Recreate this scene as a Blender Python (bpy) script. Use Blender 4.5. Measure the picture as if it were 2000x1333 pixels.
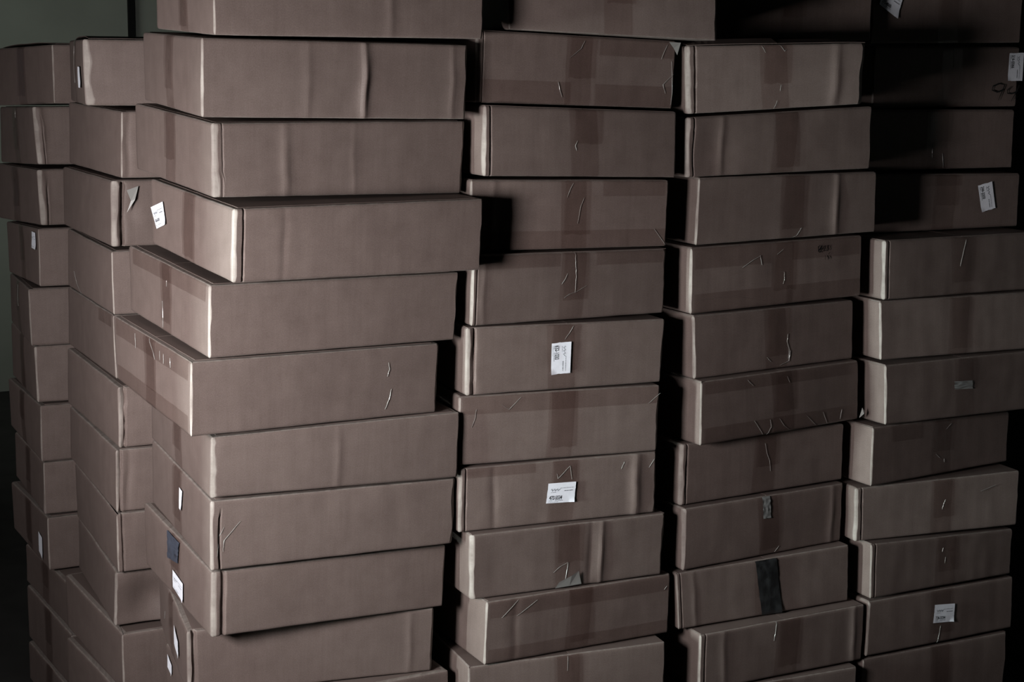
import bpy, math, random
from mathutils import Vector, Matrix, noise

scene = bpy.context.scene
for o in list(bpy.data.objects):
    bpy.data.objects.remove(o)
COL = scene.collection

U = 0.130                      # metres per unit of the tables below (about one carton height)
EYE = 11.9511 * U              # height of the eye over the floor
A0 = 0.48                      # heading of the room and of the rows of cartons
EX = Vector((math.cos(A0), math.sin(A0), 0))
EY = Vector((-math.sin(A0), math.cos(A0), 0))


def room(x, y, z):
    """point of the room: x along the front row, y into the room, z over the floor (all in metres)"""
    return EX * x + EY * y + Vector((0, 0, z))


# ------------------------------------------------------------------ camera
cd = bpy.data.cameras.new('camera')
cam = bpy.data.objects.new('camera', cd)
COL.objects.link(cam)
cd.sensor_width = 36.0
cd.lens = 3143.19 / 2000 * 36.0
cd.shift_y = (653.34 - 666.5) / 2000
cd.clip_start = 0.05
cam.matrix_world = (Matrix.Translation((0, 0, EYE)) @ Matrix.Rotation(math.pi / 2 - 0.16943, 4, 'X')
                    @ Matrix.Rotation(0.01253, 4, 'Z'))
scene.camera = cam

# ------------------------------------------------------------------ world, lamps, exposure
scene.view_settings.view_transform = 'Standard'
scene.view_settings.look = 'None'
scene.view_settings.exposure = 0.0
scene.view_settings.gamma = 1.0
world = bpy.data.worlds.new('world')
scene.world = world
world.use_nodes = True
world.node_tree.nodes['Background'].inputs[0].default_value = (0.75, 0.85, 1.0, 1)
world.node_tree.nodes['Background'].inputs[1].default_value = 0.05


def area(name, loc, aim, sx, sy, power, color=(1, 1, 1), spread=180):
    d = bpy.data.lights.new(name, 'AREA')
    d.shape = 'RECTANGLE'
    d.size, d.size_y = sx, sy
    d.energy = power
    d.color = color
    d.spread = math.radians(spread)
    o = bpy.data.objects.new(name, d)
    COL.objects.link(o)
    o.location = loc
    o.rotation_euler = (aim - loc).to_track_quat('-Z', 'Y').to_euler()
    return o


XL, XR, YF, YB, ZC = -0.265, 3.1, -1.6, 58.39 * U, 3.0     # inner faces of the walls, ceiling height
# key light from the left, through an unseen opening added to shape it
area('near_key_light', room(XL - 0.22, 1.70, 1.30), room(0.85, 2.95, 0.9), 0.45, 0.8, 50.0, (1.0, 0.955, 0.945), 105)
# added lamp level along the stack fronts, brightening side faces in the gaps
area('side_slot_light', room(XL - 2.8, 2.46, 1.0), room(2.6, 2.68, 0.9), 0.4, 0.9, 30.0, (0.84, 1.0, 0.97), 50)
# added fill lamp, unseen, to brighten the far wall
area('far_wall_fill', room(XL + 0.02, YB - 1.2, 1.7), room(2.4, YB, 1.0), 1.2, 1.2, 5.0, (0.95, 1.0, 0.92), 120)

# ------------------------------------------------------------------ measured tables
# cartons: stack, place from the top, x, y, heading, top, bottom, width, depth, slopes, corner crush
BOX = [
    ('A',0,-7.8628,27.7061,0.5913,0.1467,-0.8683,3.5974,3.2489,0.0,-0.023,(-0.002,0.002,0.006,0.027,0.0,0.0,0.0,0.0,-0.005,0.003,0.014,-0.033)),
    ('A',1,-8.2131,27.7218,0.4818,-0.9152,-1.9207,3.5974,3.2269,0.0,-0.0244,(-0.029,0.011,0.032,0.034,0.0,0.0,0.0,0.0,-0.06,-0.009,0.06,-0.047)),
    ('A',2,-8.2548,27.9652,0.5219,-1.9978,-2.9995,3.5974,3.2132,0.0,-0.0246,(-0.017,-0.001,0.017,0.042,0.0,0.0,0.0,0.0,0.0,0.0,0.004,-0.045)),
    ('A',3,-8.2285,27.7466,0.4686,-3.0366,-4.0399,3.5974,3.1704,0.0,-0.0249,(0.0,0.036,-0.002,0.033,0.0,0.0,0.0,0.0,0.06,-0.06,-0.06,-0.018)),
    ('A',4,-8.4248,27.7337,0.4002,-4.0778,-5.0681,3.5974,3.2097,0.0,-0.0205,(-0.009,0.017,0.006,0.01,0.0,0.0,0.0,0.0,0.0,-0.037,-0.014,0.007)),
    ('A',5,-8.4137,27.9255,0.4259,-5.1066,-6.1415,3.5974,3.2007,0.0,-0.017,(-0.009,-0.003,0.007,0.025,0.0,0.0,0.0,0.0,-0.036,0.003,0.022,-0.027)),
    ('A',6,-8.3578,27.9138,0.468,-6.1803,-7.1995,3.5974,3.2394,0.0,-0.0146,(0.003,0.002,-0.003,0.003,0.0,0.0,0.0,0.0,0.06,-0.043,-0.06,0.043)),
    ('A',7,-8.3553,27.9452,0.4536,-7.2388,-8.1948,3.5974,3.1624,0.0,-0.0151,(0.003,0.015,-0.005,0.016,0.0,0.0,0.0,0.0,0.007,-0.049,-0.023,0.013)),
    ('A',8,-8.292,27.8759,0.4959,-8.2321,-9.2197,3.5974,3.1611,0.0,-0.0146,(-0.004,0.007,0.002,0.019,0.0,0.0,0.0,0.0,0.06,-0.045,-0.06,0.016)),
    ('A',9,-7.8078,27.2797,0.5231,-9.2552,-10.0741,3.5974,3.1102,0.0,-0.0137,(0.0,0.0,-0.002,0.021,0.0,0.0,0.0,0.0,-0.03,-0.046,0.014,0.002)),
    ('A',10,-7.7079,27.0582,0.5268,-10.1267,-11.1327,3.5975,3.2182,0.0,-0.0105,(0.0,0.0,0.0,0.0,0.0,0.0,0.0,0.0,-0.006,0.025,0.003,-0.032)),
    ('A',11,-7.6564,26.9052,0.5317,-11.181,-12.0593,3.5974,3.2204,0.0,-0.0092,(0.0,0.0,0.0,0.0,0.0,0.0,0.0,0.0,-0.001,-0.008,0.0,0.0)),
    ('B',0,-6.4619,24.4175,0.3278,0.2164,-0.7804,3.5974,3.2425,0.0,0.0001,(-0.007,-0.001,0.006,0.015,0.0,0.0,0.0,0.0,-0.06,0.001,0.06,-0.012)),
    ('B',1,-5.9365,24.4321,0.4803,-0.8351,-1.8582,3.2472,3.6103,0.0,0.0011,(0.014,-0.016,-0.015,0.004,0.0,0.0,0.0,0.0,-0.06,0.016,0.06,-0.0)),
    ('B',2,-6.1155,24.4354,0.4701,-1.8992,-2.9105,3.2472,3.5955,0.0,-0.001,(0.015,-0.001,-0.015,0.005,0.0,0.0,0.0,0.0,-0.04,-0.009,0.043,0.002)),
    ('B',3,-6.0977,24.2786,0.4519,-2.9505,-3.9429,3.2472,3.5857,0.0,-0.0022,(-0.003,-0.008,0.003,0.008,0.0,0.0,0.0,0.0,-0.044,-0.001,0.044,-0.007)),
    ('B',4,-6.1423,24.4559,0.4621,-3.9784,-4.9723,3.2472,3.5555,0.0,-0.0029,(-0.009,0.008,0.009,0.006,0.0,0.0,0.0,0.0,-0.06,0.003,0.06,-0.026)),
    ('B',5,-6.0469,24.23,0.4787,-5.0436,-6.0157,3.2472,3.6411,0.0,-0.0011,(0.006,-0.017,-0.006,0.005,0.0,0.0,0.0,0.0,-0.047,0.019,0.052,-0.007)),
    ('B',6,-6.1101,24.2057,0.4586,-6.0505,-7.024,3.2472,3.649,0.0,-0.0022,(0.015,0.002,-0.014,-0.012,0.0,0.0,0.0,0.0,-0.033,-0.01,0.038,0.019)),
    ('B',7,-6.1205,24.1984,0.4391,-7.0581,-8.0253,3.2472,3.5553,0.0,-0.0057,(-0.003,-0.01,0.002,0.015,0.0,0.0,0.0,0.0,0.033,-0.009,-0.039,0.001)),
    ('B',8,-6.2141,24.3351,0.4255,-8.0571,-8.9649,3.2472,3.4588,0.0,-0.0091,(0.02,-0.014,-0.022,0.026,0.0,0.0,0.0,0.0,-0.06,0.012,0.047,-0.04)),
    ('B',9,-6.0717,24.1217,0.515,-9.0136,-9.9743,3.2472,3.5489,0.0,-0.0098,(-0.0,0.007,0.0,0.0,0.0,0.0,0.0,0.0,0.033,-0.008,-0.031,0.008)),
    ('B',10,-6.0636,24.0527,0.5317,-10.0279,-10.9684,3.2472,3.3402,0.0,-0.0131,(-0.004,0.031,0.0,0.0,0.0,0.0,0.0,0.0,0.014,-0.038,0.0,0.0)),
    ('C',0,-3.7711,20.4614,0.4325,1.2632,0.2613,3.6815,3.258,-0.0034,0.0278,(0.0,0.0,-0.002,-0.013,0.0,0.0,0.004,0.012,0.0,0.0,0.004,0.015)),
    ('C',1,-4.0053,20.8012,0.4451,0.2185,-0.7879,3.7123,3.2881,-0.0081,0.0309,(0.006,-0.0,-0.008,0.001,0.017,-0.012,-0.013,-0.008,0.012,0.003,-0.006,0.026)),
    ('C',2,-3.9239,20.9386,0.5154,-0.8383,-1.8289,3.7121,3.3773,-0.0087,0.0347,(0.002,-0.027,-0.0,0.003,0.031,0.002,-0.021,-0.016,0.026,0.011,-0.003,0.039)),
    ('C',3,-3.5894,20.4622,0.5209,-1.8998,-2.8758,3.6446,3.3932,-0.0076,0.0352,(0.017,-0.033,-0.014,-0.001,0.033,0.01,-0.021,-0.003,0.021,0.002,0.002,0.035)),
    ('C',4,-3.9642,20.7291,0.5264,-2.9319,-3.9113,3.6792,3.4442,-0.0103,0.035,(0.015,-0.025,-0.011,-0.009,0.03,-0.02,-0.025,-0.0,0.007,0.02,0.02,0.027)),
    ('C',5,-4.2027,20.6407,0.5228,-3.9524,-4.9398,3.654,3.4494,-0.0098,0.0317,(0.013,-0.011,-0.009,-0.022,0.025,-0.007,-0.021,-0.004,0.049,-0.001,-0.024,0.042)),
    ('C',6,-4.0212,20.9421,0.4491,-5.0005,-5.8991,3.6299,3.3679,-0.0088,0.0263,(0.019,-0.041,-0.015,0.028,0.032,0.029,-0.002,-0.025,0.0,0.0,0.034,0.014)),
    ('C',7,-4.0581,21.0392,0.4448,-5.94,-6.9282,3.6208,3.4257,-0.0117,0.0229,(0.013,-0.012,-0.006,0.002,0.025,-0.021,-0.016,0.004,-0.022,0.023,0.06,-0.005)),
    ('C',8,-4.0923,21.1388,0.4773,-6.9707,-7.9351,3.5436,3.4672,-0.0135,0.0185,(0.016,-0.016,-0.003,0.019,0.024,-0.039,-0.021,-0.003,0.06,0.02,0.006,-0.004)),
    ('C',9,-4.5105,21.5131,0.3399,-7.9713,-8.9414,3.6177,3.0265,-0.009,0.0117,(0.0,-0.005,0.0,0.0,0.018,-0.008,-0.017,0.004,0.0,0.0,0.06,0.01)),
    ('C',10,-3.8515,21.1241,0.5091,-8.9868,-9.9379,3.4202,3.0459,-0.0057,0.0056,(0.0,0.0,0.0,0.0,-0.012,0.011,0.0,0.0,-0.043,-0.012,0.0,0.0)),
    ('D',0,-0.1096,22.7042,0.2401,1.3748,0.3901,3.0711,3.5974,-0.0216,0.0,(0.0,0.0,0.014,0.019,0.0,0.0,0.023,-0.027,0.0,0.0,0.0,0.0)),
    ('D',1,-0.5566,22.706,0.4512,0.3669,-0.6179,3.2463,3.5974,-0.0207,0.0,(0.008,0.023,-0.007,0.016,0.023,-0.019,-0.023,-0.007,0.0,0.0,0.0,0.0)),
    ('D',2,-0.4242,22.5812,0.4782,-0.6584,-1.6445,3.1966,3.5974,-0.0186,0.0,(0.0,0.015,0.002,0.026,-0.007,-0.028,0.004,-0.007,0.0,0.0,0.0,0.0)),
    ('D',3,-0.6169,22.724,0.4282,-1.6964,-2.7073,3.2266,3.5974,-0.0133,0.0,(0.013,0.0,-0.017,0.003,0.007,-0.02,-0.008,0.009,0.0,0.0,0.0,0.0)),
    ('D',4,-0.567,22.6182,0.4718,-2.7509,-3.7461,3.2571,3.5974,-0.0087,0.0,(0.011,0.0,-0.02,-0.014,0.013,-0.013,-0.013,0.016,0.0,0.0,0.0,0.0)),
    ('D',5,-0.6522,22.5493,0.418,-3.7935,-4.7645,3.2196,3.5974,-0.0068,0.0,(0.004,0.01,-0.004,0.002,0.023,-0.014,-0.025,0.009,0.0,0.0,0.0,0.0)),
    ('D',6,-0.746,22.6263,0.3682,-4.8013,-5.8159,3.184,3.5974,-0.0053,0.0,(-0.008,0.003,0.007,0.006,0.033,-0.006,0.012,-0.001,0.0,0.0,0.0,0.0)),
    ('D',7,-0.7444,22.6074,0.3908,-5.8551,-6.8064,3.223,3.5974,-0.0036,0.0,(-0.001,-0.01,-0.013,-0.005,0.016,-0.004,0.015,0.001,0.0,0.0,0.0,0.0)),
    ('D',8,-0.5605,22.5239,0.4314,-6.8432,-7.8107,3.2358,3.5974,-0.0023,0.0,(-0.005,0.008,0.004,-0.002,0.045,-0.003,-0.0,0.004,0.0,0.0,0.0,0.0)),
    ('D',9,-0.3351,22.5018,0.4821,-7.8394,-8.8001,3.2232,3.5974,-0.0018,0.0,(0.02,0.002,-0.02,0.003,0.015,-0.009,-0.002,0.009,0.0,0.0,0.0,0.0)),
    ('D',10,-0.5806,22.4679,0.3789,-8.8317,-9.8537,3.2444,3.5974,-0.0016,0.0,(-0.001,0.005,0.0,0.0,0.0,-0.001,0.0,0.0,0.0,0.0,0.0,0.0)),
    ('E',0,2.862,25.3644,0.384,1.2436,0.2788,3.1192,3.5974,0.0231,0.0,(0.0,0.0,0.0,0.0,0.0,0.0,0.005,0.02,0.0,0.0,0.0,0.0)),
    ('E',1,2.5404,24.1089,0.2382,0.2346,-0.7363,2.8896,3.5974,0.0255,0.0,(-0.029,-0.013,0.011,-0.037,-0.005,-0.0,-0.024,0.057,0.0,0.0,0.0,0.0)),
    ('E',2,2.5836,24.2111,0.4086,-0.7834,-1.7181,3.3167,3.5974,0.0235,0.0,(-0.01,-0.053,0.008,-0.002,-0.004,0.035,0.006,0.008,0.0,0.0,0.0,0.0)),
    ('E',3,2.7782,24.2627,0.4363,-1.7505,-2.7361,3.3103,3.5974,0.0185,0.0,(0.008,0.013,-0.013,-0.011,-0.01,-0.012,0.018,0.025,0.0,0.0,0.0,0.0)),
    ('E',4,2.702,24.1729,0.4975,-2.7803,-3.7765,3.3243,3.5974,0.0155,0.0,(-0.016,-0.007,0.013,-0.019,-0.013,-0.001,0.017,0.025,0.0,0.0,0.0,0.0)),
    ('E',5,2.7656,24.1296,0.5323,-3.8182,-4.7817,3.2291,3.5974,0.0117,0.0,(-0.022,0.001,0.025,-0.013,-0.018,-0.008,0.016,0.006,0.0,0.0,0.0,0.0)),
    ('E',6,2.8923,24.025,0.5552,-4.8183,-5.7994,3.2649,3.5974,0.0112,0.0,(-0.01,0.001,0.011,-0.015,-0.008,0.009,0.045,0.021,0.0,0.0,0.0,0.0)),
    ('E',7,2.6347,24.1751,0.5046,-5.8397,-6.8019,3.2406,3.5974,0.008,0.0,(-0.001,0.002,0.002,-0.007,-0.01,-0.014,0.01,0.013,0.0,0.0,0.0,0.0)),
    ('E',8,2.6962,24.0751,0.523,-6.837,-7.8179,3.2405,3.5974,0.0069,0.0,(-0.003,0.001,0.005,-0.01,0.002,-0.004,-0.004,0.008,0.0,0.0,0.0,0.0)),
    ('E',9,2.6336,24.0635,0.4521,-7.8557,-8.7902,3.3168,3.5974,0.007,0.0,(-0.038,-0.015,0.035,0.003,-0.016,0.021,0.025,-0.004,0.0,0.0,0.0,0.0)),
    ('E',10,2.9958,23.9525,0.4706,-8.8237,-9.7752,3.2309,3.5974,0.0057,0.0,(0.002,-0.01,-0.001,0.012,0.007,0.002,0.002,0.005,0.0,0.0,0.0,0.0)),
    ('E',11,2.7866,23.9105,0.4102,-9.8163,-10.851,3.2286,3.5974,0.0043,0.0,(0.0,0.0,0.0,0.0,0.022,-0.002,0.0,0.0,0.0,0.0,0.0,0.0)),
    ('F',0,5.8247,26.8887,0.4005,1.2732,0.3246,3.098,3.5974,0.0097,0.0,(0.0,0.0,0.0,0.0,0.0,0.0,-0.005,0.036,0.0,0.0,0.0,0.0)),
    ('F',1,5.9219,26.9541,0.4358,0.2748,-0.7192,3.1009,3.5974,0.0062,0.0,(0.0,0.0,0.0,0.0,-0.003,0.011,0.0,0.0,0.0,0.0,0.0,0.0)),
    ('F',2,5.6839,26.6677,0.4292,-0.7571,-1.7529,3.2482,3.5974,0.0026,0.0,(0.0,0.0,0.0,0.0,-0.012,-0.014,0.013,0.001,0.0,0.0,0.0,0.0)),
    ('F',3,5.715,26.4141,0.4088,-1.8025,-2.7657,3.2522,3.5974,0.0016,0.0,(0.0,0.0,0.0,0.0,-0.007,-0.038,0.008,0.028,0.0,0.0,0.0,0.0)),
    ('F',4,5.9628,25.6576,0.4703,-2.791,-3.7539,3.2472,3.5974,0.0036,0.0,(-0.02,-0.009,0.017,-0.002,0.0,0.0,0.0,0.0,0.0,0.0,0.0,0.0)),
    ('F',5,5.9449,25.6196,0.4343,-3.7786,-4.7511,3.2472,3.5974,0.0018,0.0,(-0.036,-0.002,0.034,0.016,0.0,0.0,0.0,0.0,0.0,0.0,0.0,0.0)),
    ('F',6,6.0418,25.4683,0.4832,-4.7891,-5.7944,3.2472,3.5974,0.0001,0.0,(-0.034,-0.004,0.031,0.016,0.0,0.0,0.0,0.0,0.0,0.0,0.0,0.0)),
    ('F',7,5.8814,25.4776,0.5433,-5.8442,-6.7936,3.2007,3.5974,-0.0022,0.0,(-0.013,0.019,0.008,-0.014,0.005,-0.048,-0.01,0.036,0.0,0.0,0.0,0.0)),
    ('F',8,5.6689,25.5163,0.38,-6.8371,-7.7793,3.2924,3.5974,-0.0027,0.0,(-0.015,-0.025,0.006,0.021,-0.009,0.01,0.014,-0.004,0.0,0.0,0.0,0.0)),
    ('F',9,5.9461,25.4584,0.4637,-7.8229,-8.7178,3.1007,3.5974,-0.005,0.0,(-0.012,0.036,0.02,-0.003,-0.016,-0.06,0.005,0.035,0.0,0.0,0.0,0.0)),
    ('F',10,5.9408,25.4514,0.4779,-8.7642,-9.7246,3.2324,3.5974,-0.0035,0.0,(0.007,-0.006,-0.009,0.007,-0.024,-0.013,0.021,0.016,0.0,0.0,0.0,0.0)),
    ('F',11,5.9069,25.4551,0.4696,-9.7729,-10.8213,3.1905,3.5974,-0.0033,0.0,(-0.005,-0.001,0.0,0.0,-0.006,-0.003,0.0,0.0,0.0,0.0,0.0,0.0)),
]
LABELS = [
    ('D',5,'f',[(1.651,0.732),(1.652,0.248),(1.34,0.236),(1.336,0.716)],'632-1030'),
    ('D',7,'f',[(1.397,0.66),(1.847,0.651),(1.824,0.324),(1.369,0.339)],'472-5534'),
    ('F',3,'f',[(2.62,0.866),(2.727,0.364),(2.432,0.296),(2.327,0.793)],'246-2000'),
    ('F',1,'f',[(3.151,0.914),(3.152,0.435),(2.822,0.436),(2.834,0.904)],'216-0066'),
    ('F',0,'f',[(0.222,0.969),(0.597,0.801),(0.502,0.427),(0.129,0.673)],'575-4060'),
    ('F',10,'f',[(1.413,0.748),(1.858,0.709),(1.843,0.371),(1.391,0.409)],'724-3034'),
    ('C',3,'l',[(3.326,0.57),(2.755,0.734),(2.615,0.415),(3.06,0.278)],'026-003'),
    ('C',7,'l',[(1.586,0.758),(1.409,0.747),(1.466,0.429),(1.585,0.444)],''),
    ('C',8,'l',[(1.772,0.453),(1.265,0.399),(1.275,0.092),(1.808,0.167)],'.'),
    ('C',9,'l',[(1.114,0.698),(0.674,0.598),(0.662,0.328),(1.108,0.398)],''),
    ('C',10,'l',[(2.841,0.886),(2.629,0.762),(2.63,0.578),(2.845,0.655)],''),
    ('A',3,'l',[(0.441,0.94),(0.132,0.928),(0.146,0.624),(0.55,0.645)],'.'),
    ('A',8,'l',[(0.697,0.58),(0.407,0.529),(0.425,0.08),(0.727,0.188)],''),
    ('B',0,'l',[(0.853,0.584),(0.462,0.578),(0.39,0.25),(0.834,0.26)],''),
]
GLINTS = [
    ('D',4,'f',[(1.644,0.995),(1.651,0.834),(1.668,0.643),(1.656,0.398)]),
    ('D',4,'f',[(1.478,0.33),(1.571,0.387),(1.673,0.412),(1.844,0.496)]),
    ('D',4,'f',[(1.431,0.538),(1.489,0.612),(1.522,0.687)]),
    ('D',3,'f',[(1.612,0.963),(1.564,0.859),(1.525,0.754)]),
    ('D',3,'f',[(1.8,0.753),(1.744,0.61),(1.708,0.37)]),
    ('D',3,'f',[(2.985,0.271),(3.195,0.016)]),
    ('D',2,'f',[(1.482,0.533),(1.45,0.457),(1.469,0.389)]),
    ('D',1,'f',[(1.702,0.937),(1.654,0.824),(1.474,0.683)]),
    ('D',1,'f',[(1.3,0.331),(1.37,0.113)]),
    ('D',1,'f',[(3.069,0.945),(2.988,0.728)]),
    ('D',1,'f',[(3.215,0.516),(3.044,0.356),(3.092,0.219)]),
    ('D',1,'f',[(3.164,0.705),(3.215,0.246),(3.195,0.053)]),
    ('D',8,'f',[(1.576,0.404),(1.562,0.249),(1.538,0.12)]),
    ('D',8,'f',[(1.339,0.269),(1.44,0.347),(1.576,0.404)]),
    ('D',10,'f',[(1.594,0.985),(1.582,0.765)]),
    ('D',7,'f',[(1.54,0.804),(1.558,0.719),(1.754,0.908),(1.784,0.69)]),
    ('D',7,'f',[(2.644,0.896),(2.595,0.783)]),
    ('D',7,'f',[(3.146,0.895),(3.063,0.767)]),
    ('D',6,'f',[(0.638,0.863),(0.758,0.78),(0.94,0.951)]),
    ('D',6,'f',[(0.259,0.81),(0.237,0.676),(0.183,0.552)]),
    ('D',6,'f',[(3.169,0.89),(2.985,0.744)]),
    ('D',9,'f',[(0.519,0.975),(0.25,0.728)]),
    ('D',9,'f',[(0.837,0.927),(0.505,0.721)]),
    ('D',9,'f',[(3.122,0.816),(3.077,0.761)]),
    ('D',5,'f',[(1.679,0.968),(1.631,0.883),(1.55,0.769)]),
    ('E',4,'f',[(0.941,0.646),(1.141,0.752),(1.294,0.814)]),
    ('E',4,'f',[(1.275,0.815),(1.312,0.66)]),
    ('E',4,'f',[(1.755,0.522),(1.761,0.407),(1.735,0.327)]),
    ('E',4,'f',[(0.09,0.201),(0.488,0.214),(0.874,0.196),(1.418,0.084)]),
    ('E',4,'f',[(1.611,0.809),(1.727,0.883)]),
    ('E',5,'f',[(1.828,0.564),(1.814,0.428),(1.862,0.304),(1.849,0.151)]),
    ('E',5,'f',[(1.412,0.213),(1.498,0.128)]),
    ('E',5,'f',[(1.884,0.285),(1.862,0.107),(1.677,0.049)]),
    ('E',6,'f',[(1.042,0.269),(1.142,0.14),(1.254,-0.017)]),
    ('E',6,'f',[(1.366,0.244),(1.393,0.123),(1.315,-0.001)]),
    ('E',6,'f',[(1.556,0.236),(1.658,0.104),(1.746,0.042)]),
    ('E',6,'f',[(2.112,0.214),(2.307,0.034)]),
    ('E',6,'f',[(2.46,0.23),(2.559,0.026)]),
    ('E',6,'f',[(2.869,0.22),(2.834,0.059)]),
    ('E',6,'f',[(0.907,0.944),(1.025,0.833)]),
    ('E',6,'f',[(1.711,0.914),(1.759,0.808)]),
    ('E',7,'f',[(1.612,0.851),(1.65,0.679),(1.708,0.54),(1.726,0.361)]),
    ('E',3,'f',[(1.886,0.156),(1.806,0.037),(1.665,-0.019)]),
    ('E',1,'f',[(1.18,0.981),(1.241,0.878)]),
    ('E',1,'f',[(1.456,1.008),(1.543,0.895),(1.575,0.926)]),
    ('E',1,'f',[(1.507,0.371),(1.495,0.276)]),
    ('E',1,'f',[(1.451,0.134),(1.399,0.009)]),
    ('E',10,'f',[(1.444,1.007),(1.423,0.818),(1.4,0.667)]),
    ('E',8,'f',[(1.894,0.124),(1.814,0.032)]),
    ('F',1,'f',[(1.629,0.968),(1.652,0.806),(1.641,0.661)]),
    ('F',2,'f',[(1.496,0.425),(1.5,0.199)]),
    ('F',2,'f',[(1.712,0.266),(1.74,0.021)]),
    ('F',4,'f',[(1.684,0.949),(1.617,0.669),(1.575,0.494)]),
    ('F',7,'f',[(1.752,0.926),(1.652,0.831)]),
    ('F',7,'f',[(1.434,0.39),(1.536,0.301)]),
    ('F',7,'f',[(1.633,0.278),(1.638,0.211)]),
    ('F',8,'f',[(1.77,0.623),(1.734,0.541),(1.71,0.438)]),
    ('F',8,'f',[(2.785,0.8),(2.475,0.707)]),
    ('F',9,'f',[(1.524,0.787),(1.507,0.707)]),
    ('F',9,'f',[(1.581,0.594),(1.567,0.472)]),
    ('F',10,'f',[(1.572,0.327),(1.55,0.156),(1.527,0.004)]),
    ('C',5,'l',[(2.344,0.943),(2.364,0.715)]),
    ('C',5,'l',[(1.243,0.909),(1.253,0.775)]),
    ('C',5,'l',[(1.087,0.897),(1.097,0.757)]),
    ('C',5,'l',[(0.823,0.894),(0.81,0.761)]),
    ('C',5,'l',[(1.718,0.991),(1.547,0.817),(1.484,0.734)]),
    ('C',4,'l',[(1.888,0.437),(1.857,0.24),(1.848,0.054)]),
    ('C',4,'l',[(1.683,0.774),(1.69,0.683)]),
    ('C',7,'f',[(0.09,0.202),(0.123,0.48),(0.183,0.622)]),
    ('C',7,'f',[(0.169,0.267),(0.186,0.429),(0.412,0.687)]),
    ('C',5,'f',[(2.908,0.404),(2.884,0.258),(2.821,0.115)]),
    ('C',5,'f',[(2.845,0.794),(2.868,0.689),(2.837,0.588)]),
    ('B',3,'l',[(2.933,0.338),(2.7,0.148),(2.375,0.016)]),
    ('A',4,'l',[(1.591,0.935),(1.677,0.691),(1.606,0.523)]),
    ('A',6,'l',[(1.554,1.294),(1.543,1.098)]),
    ('B',0,'l',[(1.764,0.903),(1.803,0.579),(1.687,0.321)]),
    ('A',1,'l',[(1.565,0.943),(1.545,0.808)]),
    ('C',9,'l',[(2.135,0.537),(2.222,0.377)]),
]
INK = [
    ('E',4,'f',[(2.443,0.907),(2.404,0.88),(2.407,0.822),(2.457,0.844),(2.485,0.892),(2.426,0.837),(2.408,0.805),(2.439,0.791),(2.463,0.827)]),
    ('E',4,'f',[(2.511,0.882),(2.547,0.888),(2.534,0.838),(2.51,0.807),(2.561,0.812)]),
    ('E',4,'f',[(2.583,0.89),(2.619,0.891),(2.594,0.868),(2.612,0.833),(2.582,0.802)]),
    ('E',4,'f',[(2.606,0.75),(2.645,0.781)]),
    ('E',4,'f',[(2.545,0.738),(2.544,0.663)]),
    ('E',4,'f',[(2.581,0.735),(2.598,0.709),(2.62,0.682),(2.595,0.663)]),
    ('F',1,'f',[(2.765,0.366),(2.65,0.393),(2.518,0.35),(2.501,0.28),(2.617,0.245),(2.737,0.288),(2.776,0.375),(2.718,0.244),(2.651,0.105)]),
    ('F',1,'f',[(2.925,0.348),(2.84,0.279),(2.845,0.226),(2.936,0.217),(3.058,0.26),(3.095,0.365),(3.027,0.226),(2.936,0.086)]),
]
PATCHES = [
    ('E',9,'f',[(1.45,1.048),(1.853,1.058),(1.951,0.002),(1.564,-0.011)],'black'),
    ('E',8,'f',[(1.516,1.046),(1.671,1.038),(1.691,0.638),(1.535,0.639)],'grey'),
    ('C',8,'l',[(2.089,0.976),(1.488,0.963),(1.541,0.623),(2.068,0.549)],'blue'),
    ('F',6,'f',[(1.435,0.623),(1.834,0.612),(1.846,0.472),(1.446,0.487)],'grey'),
]
CREASES = [
    ('C',1,'f',2.202,0.05,0.05),
    ('C',1,'f',1.423,0.012,0.06),
    ('C',1,'f',3.488,0.015,0.05),
    ('C',2,'f',1.016,0.02,0.07),
    ('C',0,'f',2.355,0.012,0.06),
    ('C',2,'f',2.0,0.008,0.05),
    ('E',3,'f',2.547,0.03,0.06),
    ('E',8,'f',2.99,0.02,0.06),
    ('D',8,'f',2.129,0.03,0.05),
    ('D',8,'f',1.955,-0.015,0.05),
    ('D',7,'f',2.851,0.04,0.08),
    ('D',7,'f',0.563,-0.015,0.06),
    ('E',2,'f',0.603,0.02,0.06),
    ('E',1,'f',2.39,0.03,0.08),
    ('D',9,'f',0.491,-0.01,0.06),
    ('D',4,'f',0.177,0.01,0.05),
    ('D',5,'f',0.11,-0.03,0.04),
    ('D',3,'f',0.355,0.015,0.05),
    ('A',1,'f',0.118,0.05,0.06),
    ('A',2,'f',0.086,0.05,0.07),
    ('C',6,'f',1.805,0.008,0.05),
    ('C',3,'f',0.713,-0.01,0.05),
    ('E',9,'f',0.313,0.01,0.05),
    ('E',10,'f',0.462,0.012,0.06),
    ('E',10,'f',3.023,0.02,0.06),
    ('B',1,'f',0.101,-0.02,0.05),
    ('B',2,'f',0.155,-0.04,0.06),
    ('C',9,'f',3.245,0.012,0.05),
    ('B',6,'f',0.194,-0.02,0.05),
]

# ------------------------------------------------------------------ materials
def nodes_of(name):
    m = bpy.data.materials.new(name)
    m.use_nodes = True
    nt = m.node_tree
    return m, nt, nt.nodes['Principled BSDF']


def link(nt, a, b):
    nt.links.new(a, b)


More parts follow.
